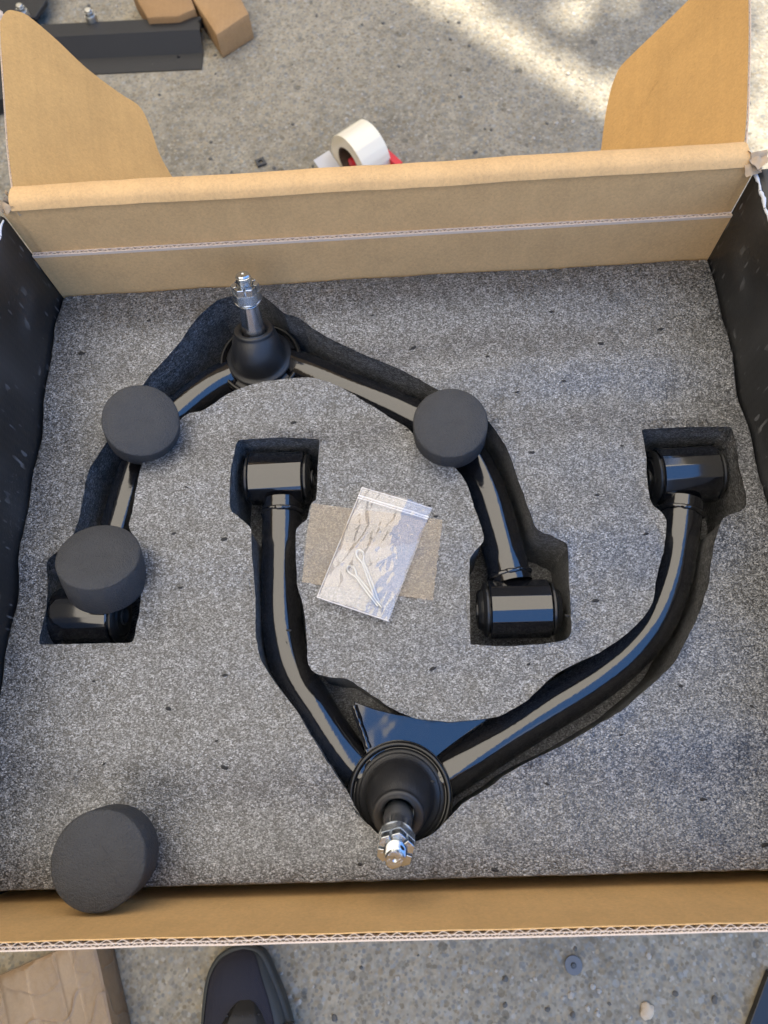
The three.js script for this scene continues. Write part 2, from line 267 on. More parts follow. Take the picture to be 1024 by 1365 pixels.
  const sheet = (o, w, top) => { const q = new THREE.BoxGeometry(0.63, 0.106 + top, w, 40, 6, 1), p = q.attributes.position; for (let i = 0; i < p.count; i++) { const y = p.getY(i) + (top - 0.106) / 2, e = 0.0006 * nz(p.getX(i) * 25, y * 9, o * 90) ; p.setXYZ(i, p.getX(i), H + y + (y > top - 0.01 ? e * 0.8 : 0), at(y) + o + p.getZ(i) + e); } q.computeVertexNormals(); return boxUV(q); };
  const fw = part('front_wall', [sheet(0, 0.0006, 0.097)], cardFrontM, bx);
  part('core', [sheet(0.0021, 0.0036, 0.0925)], coreM, fw);
  part('outer_liner', [sheet(0.0024, 0.0004, 0.0968), sheet(0.0042, 0.0008, 0.0967)], linerM, fw);
  part('cut_edge', [fluteEdge(V(-0.315, H + 0.0968, at(0.097) + 0.00135), V(0.315, H + 0.0968, at(0.097) + 0.00135), V(0, 1, 0), V(0, 0, 1), 0.0009, 0.0088, 0.0045, 0.0002), fluteEdge(V(-0.315, H + 0.0966, at(0.097) + 0.0032), V(0.315, H + 0.0966, at(0.097) + 0.0032), V(0, 1, 0), V(0, 0, 1), 0.0006, 0.0042, 0.0045, 0.0002)], fluteM, fw);
  // side flaps of the lid, standing off behind the back wall
  const flap = (A, B, pts, s, tilt, label) => {   // a flat flap hinged on its top edge A to B, its lower side leaning inwards
    const d = V(B[0] - A[0], 0, B[1] - A[1]).normalize(), perp = V(s, 0, 0); perp.addScaledVector(d, -perp.dot(d)).normalize();
    const up = V(0, Math.cos(tilt), 0).addScaledVector(perp, -Math.sin(tilt)), n = d.clone().cross(up), o = V(A[0], H + 0.105, A[1]);
    const sm = new THREE.SplineCurve(pts.map((q) => new THREE.Vector2(...q))).getPoints(70).map((q) => [q.x, q.y]), low = sm[sm.length - 1][1] - 0.02;
    const sheetAt = (z0, t, mat, name, par, trim) => { const q = new THREE.ExtrudeGeometry(shapeOf([...sm.map((v) => [v[0], Math.min(v[1], trim)]), [0.014, low], [0.014, Math.min(-0.03, trim)], [-0.002, Math.min(0, trim)]]), { depth: t, bevelEnabled: false }); q.translate(0, 0, z0); const f = new TessellateModifier(0.02, 6).modify(boxUV(q)), p = f.attributes.position; for (let i = 0; i < p.count; i++) p.setZ(i, p.getZ(i) + 0.0035 * nz(p.getX(i) * 9, p.getY(i) * 9, s) - s * 0.004 * Math.sin(clamp01(p.getX(i) / 0.25) * Math.PI)); f.computeVertexNormals(); frame(f, d, up, o); return part(name, f, mat, par); };
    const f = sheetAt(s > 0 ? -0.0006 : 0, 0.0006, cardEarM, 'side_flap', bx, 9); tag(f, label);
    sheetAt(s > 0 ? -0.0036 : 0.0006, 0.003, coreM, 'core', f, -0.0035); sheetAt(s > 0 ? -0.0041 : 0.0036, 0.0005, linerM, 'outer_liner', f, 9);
    const L = Math.max(...sm.map((v) => v[0])), e = []; for (let k = 0; k < 10; k++) { const a = (L - 0.012) * k / 10, b = (L - 0.012) * (k + 1) / 10, pt = (x) => o.clone().addScaledVector(d, x).addScaledVector(up, -0.0006).addScaledVector(n, -s * 0.0021 + 0.0035 * nz(x * 9, 0, s) - s * 0.004 * Math.sin(clamp01(x / 0.25) * Math.PI)); e.push(fluteEdge(pt(a), pt(b), up, n, 0.0013, 0.0085, 0.004, 0.0003)); }
    part('cut_edge', e, fluteM, f);
  };
  flap([-0.2994, -0.2713], [-0.3475, -0.4923], [[0.0008, 0], [0.0925, -0.0005], [0.2108, -0.0005], [0.2293, -0.0021], [0.2454, -0.0078], [0.2527, -0.0165], [0.2559, -0.0281], [0.2442, -0.0546], [0.2292, -0.0843], [0.2222, -0.1209], [0.2194, -0.1442], [0.1976, -0.1538], [0.1627, -0.1605], [0.1436, -0.1686], [0.1245, -0.1785], [0.0757, -0.1964]], 1, 0.70, 'left flap with a rounded tip and curved cut');
  flap([0.2999, -0.2679], [0.3399, -0.4489], [[0.0009, -0.0001], [0.0922, 0.0002], [0.2471, -0.0011], [0.2785, -0.009], [0.2702, -0.028], [0.2589, -0.0644], [0.2515, -0.1039], [0.248, -0.1265], [0.2442, -0.143], [0.2368, -0.1494], [0.2219, -0.1552], [0.196, -0.1597], [0.1659, -0.1628], [0.1315, -0.1662], [0.0806, -0.1809]], -1, 0.62, 'right flap with a straight slanted cut');
  // torn corners of the fold
  const torn = (c, s) => { const ls = []; for (let i = 0; i < 7; i++) { const q = new THREE.PlaneGeometry(0.013, 0.010, 6, 4), p = q.attributes.position; for (let k = 0; k < p.count; k++) p.setZ(k, 0.004 * nz(p.getX(k) * 160 + i * 3, p.getY(k) * 160, i)); q.rotateX(R(-1.6, 0.2)); q.rotateY(R(-1, 1)); q.rotateZ(R(-0.8, 0.8)); q.translate(c.x + R(-0.005, 0.005), c.y + R(-0.006, 0.004), c.z + R(-0.006, 0.006)); q.computeVertexNormals(); ls.push(q); } part('torn_corner', ls, std({ color: C(0.42, 0.31, 0.2), roughness: 0.95, side: THREE.DoubleSide }), bx); };
  torn(V(-0.306, H + 0.103, -0.268), -1); torn(V(0.307, H + 0.104, -0.264), 1);
}

// ---------- foam tray with two cut wells
const wellA = [[-0.1422, -0.2456], [-0.1294, -0.2491], [-0.1141, -0.2463], [-0.1023, -0.2344], [-0.0891, -0.2175], [-0.077, -0.2134], [-0.0579, -0.1973], [-0.0159, -0.1712], [0.017, -0.1526], [0.0522, -0.1305], [0.0754, -0.1186], [0.0882, -0.1059], [0.0979, -0.0885], [0.1064, -0.068], [0.1136, -0.0376], [0.1218, 0.0049], [0.1258, 0.007], [0.1477, 0.0177], [0.1446, 0.0631], [0.1423, 0.091], [0.1369, 0.0978], [0.1286, 0.0992], [0.1128, 0.1009], [0.0902, 0.1012], [0.0701, 0.0998], [0.0591, 0.0988], [0.063, 0.0361], [0.0637, 0.026], [0.0762, 0.0138], [0.0761, 0.0079], [0.0728, -0.006], [0.07, -0.0181], [0.0674, -0.0345], [0.0613, -0.0479], [0.0554, -0.0537], [0.0349, -0.0661], [0.0276, -0.0757], [0.0217, -0.0891], [0.0186, -0.0936], [-0.0058, -0.1135], [-0.0276, -0.1283], [-0.0443, -0.1392], [-0.064, -0.1466], [-0.0858, -0.1463], [-0.1083, -0.1445], [-0.128, -0.1395], [-0.1414, -0.1333], [-0.1525, -0.1248], [-0.1631, -0.1186], [-0.1759, -0.1185], [-0.1861, -0.1086], [-0.1881, -0.099], [-0.2062, -0.0824], [-0.2107, -0.0718], [-0.2121, -0.0576], [-0.2153, -0.0279], [-0.2178, -0.0131], [-0.2098, -0.0027], [-0.2041, 0.0113], [-0.203, 0.0453], [-0.2041, 0.0874], [-0.2442, 0.0864], [-0.2845, 0.0861], [-0.2856, 0.0474], [-0.287, 0.0141], [-0.2784, 0.0067], [-0.2688, 0.0018], [-0.2647, -0.0174], [-0.2627, -0.044], [-0.2609, -0.0687], [-0.2568, -0.0793], [-0.2516, -0.0936], [-0.2377, -0.1228], [-0.2209, -0.1495], [-0.2143, -0.1617], [-0.2016, -0.1777], [-0.1867, -0.1963], [-0.1719, -0.2212], [-0.1558, -0.2414]];
const wellB = [[-0.1322, -0.093], [-0.0943, -0.0932], [-0.0552, -0.0896], [-0.0578, -0.0277], [-0.0635, -0.0253], [-0.0647, -0.0112], [-0.0747, -0.0044], [-0.0745, 0.0153], [-0.0742, 0.0433], [-0.0692, 0.0584], [-0.0667, 0.0737], [-0.0648, 0.0928], [-0.0647, 0.1063], [-0.06, 0.1134], [-0.0506, 0.116], [-0.0349, 0.1177], [-0.0172, 0.1302], [-0.0015, 0.1419], [0.0158, 0.1497], [0.0416, 0.1533], [0.0773, 0.1507], [0.0991, 0.14], [0.1203, 0.1223], [0.136, 0.1144], [0.1601, 0.1051], [0.1808, 0.0925], [0.194, 0.0819], [0.2045, 0.0704], [0.2138, 0.0421], [0.2198, 0.0274], [0.2251, 0.0026], [0.2213, -0.0041], [0.2151, -0.011], [0.2158, -0.027], [0.2183, -0.0592], [0.2181, -0.0826], [0.2557, -0.0827], [0.2971, -0.0804], [0.2978, -0.0494], [0.2973, -0.0229], [0.2953, -0.0071], [0.2889, 0.0004], [0.2718, 0.0048], [0.2639, 0.0243], [0.2555, 0.0557], [0.2415, 0.0815], [0.2175, 0.1169], [0.2017, 0.1304], [0.1704, 0.1523], [0.1289, 0.1733], [0.0973, 0.1864], [0.0801, 0.1947], [0.0667, 0.204], [0.0487, 0.2125], [0.0378, 0.2227], [0.0265, 0.2322], [0.0139, 0.2377], [-0.0011, 0.2368], [-0.0154, 0.2321], [-0.0255, 0.2229], [-0.0319, 0.2152], [-0.0361, 0.205], [-0.047, 0.1887], [-0.0621, 0.1655], [-0.0754, 0.1438], [-0.092, 0.1236], [-0.1049, 0.1042], [-0.1097, 0.0852], [-0.1109, 0.067], [-0.112, 0.0516], [-0.1158, -0.0063], [-0.127, -0.0162], [-0.1357, -0.0241], [-0.1353, -0.0587]];
function roughen(pts, step, amp, s) {      // cut edge of foam: subdivided, corners eased, a little uneven
  let out = pts; for (let n = 0; n < 2; n++) { const o = []; out.forEach((a, i) => { const b = out[(i + 1) % out.length], L = Math.hypot(b[0] - a[0], b[1] - a[1]), k = Math.min(0.25, 0.003 / L); o.push([a[0] + (b[0] - a[0]) * k, a[1] + (b[1] - a[1]) * k], [a[0] + (b[0] - a[0]) * (1 - k), a[1] + (b[1] - a[1]) * (1 - k)]); }); out = o; }
  const fine = []; out.forEach((a, i) => { const b = out[(i + 1) % out.length], n = Math.max(1, Math.round(Math.hypot(b[0] - a[0], b[1] - a[1]) / step)); for (let k = 0; k < n; k++) fine.push([a[0] + (b[0] - a[0]) * k / n, a[1] + (b[1] - a[1]) * k / n]); });
  return fine.map(([x, z]) => [x + amp * (nz(x * 160, z * 160, s) + 0.7 * nz(x * 420, z * 420, s)), z + amp * (nz(x * 160, z * 160, s + 7) + 0.7 * nz(x * 420, z * 420, s + 7))]);
}
const waves = (x, z) => 0.0025 * Math.sin((z + 0.02 * nz(x * 3, z * 2)) * 2 * Math.PI / 0.078 + 1.1) * (0.8 + 0.6 * nz(x * 4, z * 5, 3)) + 0.0024 * Math.sin((z + 0.03 * nz(x * 2.4, z * 2, 6)) * 2 * Math.PI / 0.17 + 2.2 + 0.8 * x) + 0.0013 * nz(x * 12, z * 22, 1) + 0.0008 * nz(x * 45, z * 60, 2);
const foam = thing('foam_tray', 'grey speckled foam insert with two cut wells filling the open box', 'foam insert', V(0, H - 0.1, 0));
{
  const outer = roughen([[-0.3095, -0.2568], [0.3105, -0.2568], [0.3105, 0.2605], [-0.3095, 0.2605]], 0.006, 0.0006, 1), sh = shapeOf(outer.map((p) => [p[0], -p[1]]));
  for (const [w, s] of [[wellA, 2], [wellB, 3]]) sh.holes.push(new THREE.Path(roughen(w, 0.004, 0.0005, s).map((p) => new THREE.Vector2(p[0], -p[1]))));
  let g = new THREE.ExtrudeGeometry(sh, { depth: 0.0845, steps: 1, bevelEnabled: true, bevelThickness: 0.0022, bevelSize: 0.0018, bevelOffset: -0.0018, bevelSegments: 3, curveSegments: 4 });
  g.rotateX(-Math.PI / 2); g.translate(0, H - 0.0867, 0);
  g = new TessellateModifier(0.011, 9).modify(g);
  const p = g.attributes.position;
  for (let i = 0; i < p.count; i++) { const x = p.getX(i), y = p.getY(i), z = p.getZ(i), k = clamp01((y - (H - 0.07)) / 0.07); let d = waves(x, z) * k;
    // a dent beside the gusset
    p.setXYZ(i, x + (1 - 2 * Math.abs(k - 0.5)) * 0.0005 * nz(y * 60, z * 50, 4), y + d, z + (1 - 2 * Math.abs(k - 0.5)) * 0.0005 * nz(x * 50, y * 60, 9)); }
  g.deleteAttribute('normal'); g = boxUV(g); part('foam_block', toCreasedNormals(g, 0.75), foamM, foam);
  part('base_sheet', box(-0.3095, 0.3105, H - 0.1055, H - 0.0868, -0.2568, 0.2605), foamM, foam);
  const ns = [];
  for (const [x, z, s] of [[-0.0073, -0.2097], [-0.0316, -0.1762], [0.0288, -0.174], [0.0198, -0.0921], [0.0364, -0.1081], [0.1251, -0.0634], [0.1606, -0.1325], [0.1574, -0.204], [0.2524, -0.1792], [0.201, -0.0657], [0.0356, -0.0191], [0.04, -0.0089], [-0.1363, 0.0026], [-0.1799, -0.0047], [-0.1723, 0.0409], [-0.1737, 0.1376], [-0.235, 0.1144], [-0.1345, 0.1625], [-0.1712, -0.0458], [-0.2183, -0.2174], [-0.2795, -0.1865], [0.1046, 0.1138], [0.0308, 0.1145], [0.0263, 0.1961], [0.1094, 0.2002], [0.2166, 0.1348], [0.2192, 0.214], [0.2555, 0.2443], [0.2644, 0.1513], [0.1659, 0.1682], [0.1742, -0.0217], [0.2087, 0.0141], [-0.1311, 0.1136], [-0.2195, 0.1759], [-0.0816, 0.0803], [0.1624, 0.0662], [0.1388, 0.0773], [0.286, -0.0753], [0.0951, -0.1589], [-0.0812, -0.1065], [-0.1279, 0.1814], [0.0667, 0.2554], [-0.0281, 0.2492], [0.1189, -0.1251], [0.1969, -0.1668]].map((q) => [q[0], q[1], R(0.55, 1.15)])) {
    const q = new THREE.IcosahedronGeometry(0.0019 * s, 2), pp = q.attributes.position; for (let i = 0; i < pp.count; i++) { const k = 1 + 0.6 * nz(pp.getX(i) * 700 + x * 90, pp.getY(i) * 700, pp.getZ(i) * 700 + z * 90); pp.setXYZ(i, pp.getX(i) * k * R(1.3, 1.5), pp.getY(i) * 0.35, pp.getZ(i) * k * 0.7); }
    q.rotateY(R(-0.5, 0.5)); q.translate(x, H + waves(x, z) + 0.0002, z); q.computeVertexNormals(); ns.push(q);
  }
  part('nick', ns, foamNickM, foam).userData.kind = 'stuff';
}

// ---------- control arms
function bushing(parent, c, dir, len, r, stick) {
  dir = dir.clone().normalize(); const b0 = c.clone().addScaledVector(dir, -len / 2);
  const b = part('bushing_barrel', latheCreased([[r - 0.0042, 0.0004], [r - 0.0012, 0], [r, 0.0012], [r, len - 0.0012], [r - 0.0012, len], [r - 0.0042, len - 0.0004]], 72, b0, dir), weldM, parent);
  for (const s of [-1, 1]) {
    const o = c.clone().addScaledVector(dir, s * (len / 2 - 0.004)), q = dir.clone().multiplyScalar(s), k = r - 0.0043;
    part('rubber_bush', latheCreased([[0.0075, 0], [k, 0], [k, 0.0045], [k + 0.0022, 0.005], [k + 0.0024, 0.0066], [k + 0.001, 0.0078], [k - 0.0025, 0.009], [k - 0.0035, stick + 0.002], [k - 0.005, stick + 0.004], [0.0095, stick + 0.004], [0.0075, stick + 0.0035], [0.0075, 0]], 44, o, q), bushM, b);
    part('inner_sleeve', latheCreased([[0.0074, 0], [0.0074, stick + 0.005], [0.0058, stick + 0.005], [0.0058, 0]], 24, o, q), std({ color: C(0.1, 0.1, 0.1), metalness: 0.6, roughness: 0.4 }), b);
  }
  return b;
}
function hexTooth(r0, rHex, a, half, h) {  // one castle of a castle nut
  const pts = [], hexR = (t) => { const k = ((t % (Math.PI / 3)) + Math.PI / 3) % (Math.PI / 3); return Math.min(rHex * Math.cos(Math.PI / 6) / Math.cos(k - Math.PI / 6), rHex * 0.985); };
  for (let i = 0; i <= 6; i++) { const t = a - half + 2 * half * i / 6; pts.push([Math.cos(t) * hexR(t), Math.sin(t) * hexR(t)]); }
  for (let i = 6; i >= 0; i--) { const t = a - half + 2 * half * i / 6; pts.push([Math.cos(t) * r0, Math.sin(t) * r0]); }
  const g = new THREE.ExtrudeGeometry(shapeOf(pts), { depth: h, bevelEnabled: true, bevelSize: 0.0004, bevelThickness: 0.0006, bevelOffset: -0.0004, bevelSegments: 2 }); g.rotateX(-Math.PI / 2); return g;
}
function ballJoint(parent, base, axis, studAxis, spin) {   // base: middle of the rim's plane
  axis = axis.clone().normalize(); studAxis = studAxis.clone().normalize();
  part('joint_housing', latheCreased([[0.0001, -0.034], [0.030, -0.034], [0.0365, -0.030], [0.0404, -0.024], [0.0404, -0.0060], [0.0398, -0.0048], [0.0360, -0.0048], [0.0352, -0.0075], [0.0001, -0.008]], 72, base, axis), paintM, parent);
  part('joint_rim', lathe([[0.0396, -0.0055], [0.0397, -0.0035], [0.0390, -0.0020], [0.0376, -0.0014], [0.0362, -0.0018], [0.0354, -0.0032], [0.0352, -0.0070]], 72, base, axis), rimM, parent);
  // boot: each ring leans a little further over with the stud
  const pr = [[0.0353, -0.0085], [0.0346, -0.0068], [0.0325, -0.0064], [0.0300, -0.0058], [0.0288, -0.0040], [0.0300, -0.0024], [0.0312, -0.0010], [0.0311, 0.0004], [0.0298, 0.0013], [0.0274, 0.0022], [0.0257, 0.0042], [0.0248, 0.0075], [0.0241, 0.0120], [0.0233, 0.0160], [0.0222, 0.0200], [0.0209, 0.0238], [0.0196, 0.0262], [0.0188, 0.0275], [0.0185, 0.0286], [0.0186, 0.0300], [0.0182, 0.0312], [0.0169, 0.0318], [0.0150, 0.0316], [0.0134, 0.0309], [0.0124, 0.0298], [0.0112, 0.0275]];
  const g = new THREE.LatheGeometry(pr.map((q) => new THREE.Vector2(...q)), 72), p = g.attributes.position, rotA = along(axis), rotB = along(studAxis), a = V(0, 0, 0);
  for (let i = 0; i < p.count; i++) { a.fromBufferAttribute(p, i); const k = THREE.MathUtils.smoothstep(a.y, 0.003, 0.030), y = a.y; const q = rotA.clone().slerp(rotB, k); a.applyQuaternion(q); p.setXYZ(i, a.x + base.x, a.y + base.y, a.z + base.z); }
  g.computeVertexNormals(); const uv = g.attributes.uv; for (let i = 0; i < uv.count; i++) uv.setXY(i, uv.getX(i) * 0.16, uv.getY(i) * 0.05);
  part('rubber_boot', g, rubberM, parent);
  const at = (h) => base.clone().addScaledVector(studAxis, h);
  const st = part('stud', latheCreased([[0.0001, 0.015], [0.0104, 0.015], [0.0104, 0.034], [0.0084, 0.0590], [0.0076, 0.0596], [0.0068, 0.0605], [0.0068, 0.075]], 44, base, studAxis), steelM, parent);
  const th = [[0.0001, 0.062], [0.006, 0.062]]; for (let h = 0.0625; h < 0.0845; h += 0.00125) th.push([0.0068, h], [0.0068, h + 0.00015], [0.0059, h + 0.00065]);
  th.push([0.0062, 0.0852], [0.0054, 0.0865], [0.0018, 0.0866], [0.0008, 0.0858], [0.0001, 0.0856]);
  part('thread', latheCreased(th, 40, base, studAxis, 25), zincM, st);
  const hole = new THREE.CylinderGeometry(0.0018, 0.0018, 0.0139, 14); hole.rotateZ(Math.PI / 2); hole.rotateY(spin + 0.5); hole.translate(0, 0.0812, 0); hole.applyQuaternion(along(studAxis)); hole.translate(base.x, base.y, base.z); part('pin_hole', hole, darkHoleM, st);
  const ng = [], hx = new THREE.CylinderGeometry(0.0132, 0.0132, 0.0086, 6); hx.rotateY(Math.PI / 6); hx.translate(0, 0.0659, 0); ng.push(hx.toNonIndexed());
  const cone = new THREE.CylinderGeometry(0.0108, 0.0122, 0.0018, 36); cone.translate(0, 0.0621, 0); ng.push(cone.toNonIndexed());
  for (let k = 0; k < 6; k++) { const tg = hexTooth(0.0074, 0.0129, k * Math.PI / 3, 0.44, 0.0060); tg.translate(0, 0.0702, 0); ng.push(tg.index ? tg.toNonIndexed() : tg); }
  const nut = merge(ng); nut.rotateY(spin); nut.applyQuaternion(along(studAxis)); nut.translate(base.x, base.y, base.z); part('castle_nut', nut, zincM, parent);
  const fl = lathe([[0.0070, 0.0572], [0.0100, 0.0574], [0.0104, 0.0582], [0.0100, 0.0592], [0.0070, 0.0594]], 40, base, studAxis); part('washer', fl, zincM, st);
}
function plate(pts, thick, y) { const g = new THREE.ExtrudeGeometry(shapeOf(pts.map((p) => [p[0], -p[1]])), { depth: thick, bevelEnabled: true, bevelSize: 0.0008, bevelThickness: 0.0008, bevelOffset: -0.0008, bevelSegments: 2 }); g.rotateX(-Math.PI / 2); g.translate(0, y - thick, 0); return boxUV(new TessellateModifier(0.008, 6).modify(g)); }
const TR = 0.0178;
// near arm: bushings to the far side, ball joint towards the viewer
{
  const t = thing('control_arm', 'glossy black control arm nearest the viewer, ball joint pointing at the camera, both bushings uncovered', 'control arm', V(0, H - 0.08, 0), 'control arms lying in the foam wells');
  const bl = V(-0.0991, 0.384, -0.0664), br = V(0.2632, 0.384, -0.0509), bj = V(0.0012, 0.4, 0.2056);
  bushing(t, bl, V(1, 0, 0.03), 0.049, 0.0245, 0.006); bushing(t, br, V(1, 0, -0.01), 0.050, 0.0255, 0.006);
  const left = [V(-0.0959, 0.384, -0.0442), V(-0.0954, 0.383, -0.0074), V(-0.0954, 0.382, 0.04), V(-0.0928, 0.382, 0.0758), V(-0.0834, 0.382, 0.1093), V(-0.0658, 0.382, 0.14), V(-0.0466, 0.38, 0.169), V(-0.0281, 0.376, 0.1893)];
  const right = [V(0.2576, 0.384, -0.0268), V(0.248, 0.383, 0.0084), V(0.2353, 0.382, 0.0443), V(0.2177, 0.382, 0.0756), V(0.1928, 0.382, 0.1014), V(0.1605, 0.382, 0.1243), V(0.1029, 0.382, 0.1551), V(0.0594, 0.38, 0.1792), V(0.0338, 0.376, 0.1935)];
  part('arm_tube', tube(left, TR), paintM, t); part('arm_tube', tube(right, TR), paintM, t);
  const gp = [[-0.0323, 0.135], [-0.0166, 0.1409], [0.0014, 0.1456], [0.0223, 0.1486], [0.0432, 0.1499], [0.0641, 0.15], [0.0816, 0.1483], [0.0691, 0.1622], [0.0483, 0.1807], [0.0345, 0.1956], [0.0173, 0.1896], [-0.0179, 0.1885], [-0.0246, 0.1716]];
  const pg = plate(gp, 0.006, H - 0.031), pq = pg.attributes.position; for (let i = 0; i < pq.count; i++) pq.setY(i, pq.getY(i) - 0.15 * (pq.getX(i) - 0.02) - 0.10 * (pq.getZ(i) - 0.155)); pg.computeVertexNormals(); part('gusset_plate', pg, plateM, t);
  const up = V(0, 1, 0), seam = (a) => a.map(([x, z]) => V(x, H - 0.0305 - 0.15 * (x - 0.02) - 0.10 * (z - 0.155), z));
  part('weld_seam', [
    bead(circle(V(-0.095, 0.384, -0.0326), left[1].clone().sub(left[0]), TR - 0.0002), 0.0020, 0.6, true), bead(circle(V(0.2544, 0.384, -0.0157), right[1].clone().sub(right[0]), TR - 0.0002), 0.0020, 0.6, true),
    bead(seam([[-0.0322, 0.1381], [-0.0288, 0.1498], [-0.0249, 0.1614], [-0.0221, 0.1706]]), 0.0030, 0.25), bead(seam([[0.0814, 0.1496], [0.0679, 0.1617], [0.0535, 0.1736], [0.0448, 0.1806]]), 0.0028, 0.4),
    bead([V(-0.0349, 0.392, 0.1814), V(-0.0396, 0.386, 0.1856), V(-0.0429, 0.378, 0.1911)], 0.0034, 0.9), bead([V(0.0404, 0.392, 0.1903), V(0.0461, 0.386, 0.1971), V(0.0473, 0.378, 0.2016)], 0.0034, 0.9)], weldM, t);
  ballJoint(t, bj, up, V(-0.001, 0.472, 0.2377).sub(bj), 0.25);
}
// far arm: ball joint at the far wall, stud standing upright
{
  const t = thing('control_arm', 'glossy black control arm by the back wall, its steel stud upright, partly under foam discs', 'control arm', V(0, H - 0.08, 0), 'control arms lying in the foam wells');
  const bl = V(-0.2595, 0.388, 0.0555), br = V(0.1052, 0.39, 0.0645), bj = V(-0.1184, 0.395, -0.1894);
  bushing(t, bl, V(1, 0, 0.03), 0.050, 0.0245, 0.006); bushing(t, br, V(1, 0, 0.02), 0.050, 0.0245, 0.009);
  const left = [V(-0.1443, 0.377, -0.182), V(-0.1655, 0.381, -0.1674), V(-0.1956, 0.384, -0.1381), V(-0.2216, 0.385, -0.1073), V(-0.2322, 0.386, -0.0708), V(-0.239, 0.387, -0.0305), V(-0.2456, 0.388, 0.008), V(-0.2532, 0.388, 0.036)];
  const right = [V(-0.094, 0.377, -0.19), V(-0.0726, 0.381, -0.1778), V(-0.0304, 0.384, -0.1521), V(0.0186, 0.385, -0.1255), V(0.0536, 0.386, -0.1013), V(0.0752, 0.386, -0.0759), V(0.0874, 0.387, -0.0433), V(0.0955, 0.388, -0.0004), V(0.1018, 0.389, 0.0423)];
  part('arm_tube', tube(left, TR), paintM, t); part('arm_tube', tube(right, TR), paintM, t);
  part('gusset_plate', plate([[-0.1707, -0.1551], [-0.1354, -0.1481], [-0.0985, -0.1527], [-0.069, -0.1694], [-0.0841, -0.1882], [-0.1065, -0.1827], [-0.1442, -0.1823], [-0.1592, -0.1798]], 0.006, H - 0.052), paintM, t);
  part('weld_seam', [bead(circle(V(0.1005, 0.389, 0.0357), right[8].clone().sub(right[7]), TR - 0.0002), 0.0020, 0.6, true), bead(circle(V(-0.2512, 0.388, 0.0301), left[7].clone().sub(left[6]), TR - 0.0002), 0.002, 0.6, true),
    bead([V(-0.1528, 0.39, -0.1813), V(-0.1558, 0.386, -0.1772), V(-0.1526, 0.388, -0.1659)], 0.0034, 0.9), bead([V(-0.0859, 0.39, -0.1873), V(-0.0832, 0.384, -0.1841), V(-0.0849, 0.386, -0.173)], 0.0034, 0.9)], weldM, t);
  ballJoint(t, bj, V(0, 1, 0), V(-0.1173, 0.476, -0.2225).sub(bj), 0.1);
}

// ---------- foam discs
function disc(top, bottom, r, label, marks) {
  const ax = top.clone().sub(bottom), h = ax.length(), t = thing('foam_disc', label, 'foam disc', bottom, 'smooth dark grey foam discs');
  const pr = [[0.0001, 0], [r * 0.5, 0], [r - 0.001, 0], [r - 0.0002, 0.0005], [r, 0.0012], [r + 0.0002, h * 0.5], [r, h - 0.0014], [r - 0.0005, h - 0.0005], [r - 0.0014, h], [r * 0.5, h + 0.0003], [0.0001, h + 0.0004]];
  const g = toCreasedNormals(lathe(pr, 72, V(0, 0, 0), V(0, 1, 0)), 0.6); g.applyQuaternion(along(ax)); g.translate(bottom.x, bottom.y, bottom.z);
  part('disc_body', g, capM, t);
  if (marks) { const q = along(ax); part('scratch', marks.map(([x, z, a, L]) => tube([0, 1, 2, 3, 4].map((i) => V(x + L * (i / 4 - 0.5) * Math.cos(a) + 0.0012 * Math.sin(i / 4 * Math.PI) * Math.sin(a), h + 0.0003, z + L * (i / 4 - 0.5) * Math.sin(a) + 0.0018 * Math.sin(i / 4 * Math.PI) * Math.cos(a)).applyQuaternion(q).add(bottom)), 0.0003, 10, 5)), std({ color: C(0.02, 0.02, 0.022), roughness: 0.6 }), t); }
}
disc(V(-0.2068, 0.446, -0.0999), V(-0.216, 0.417, -0.105), 0.0318, 'foam disc over the bend of the far arm at upper left, lying flat');
disc(V(0.0558, 0.446, -0.0832), V(0.0565, 0.417, -0.0857), 0.0312, 'foam disc on the far arm right of the plastic bag, lying flat');
disc(V(-0.2288, 0.45, 0.0211), V(-0.2341, 0.417, 0.0331), 0.0322, 'tilted foam disc above the bushing in the left corner pocket');
disc(V(-0.1985, 0.465, 0.2376), V(-0.2, 0.436, 0.2354), 0.0318, 'loose foam disc at the near left corner, leaning over the front wall', [[0.004, -0.006, 0.9, 0.007], [0.012, 0.012, 1.2, 0.005]]);

// ---------- clear packing tape on the foam
{
  const q = [[-0.0635, -0.026], [0.0454, -0.0053], [0.0337, 0.0608], [-0.0718, 0.0409]], g = new THREE.PlaneGeometry(1, 1, 40, 24), p = g.attributes.position;
  for (let i = 0; i < p.count; i++) { const u = p.getX(i) + 0.5, v = 0.5 - p.getY(i), e = 0.0006 * nz(u * 14, v * 14, 2); const x = (q[0][0] * (1 - u) + q[1][0] * u) * (1 - v) + (q[3][0] * (1 - u) + q[2][0] * u) * v + e, z = (q[0][1] * (1 - u) + q[1][1] * u) * (1 - v) + (q[3][1] * (1 - u) + q[2][1] * u) * v + e; p.setXYZ(i, x, H + waves(x, z) + 0.0012 + 0.0006 * nz(x * 180, z * 180) , z); }
  g.computeVertexNormals(); g.index.array.reverse(); g.computeVertexNormals();
  const n = g.attributes.normal; if (n.getY(0) < 0) { g.index.array.reverse(); g.computeVertexNormals(); }
  tag(part('packing_tape', boxUV(g), phys({ color: C(0.86, 0.76, 0.63), transmission: 0.86, thickness: 0, roughness: 0.16, ior: 1.5, side: THREE.DoubleSide, bumpMap: foamBump, bumpScale: 0.0004 }), scene), 'strip of clear brownish packing tape stuck on the foam under the plastic bag', 'tape');
}
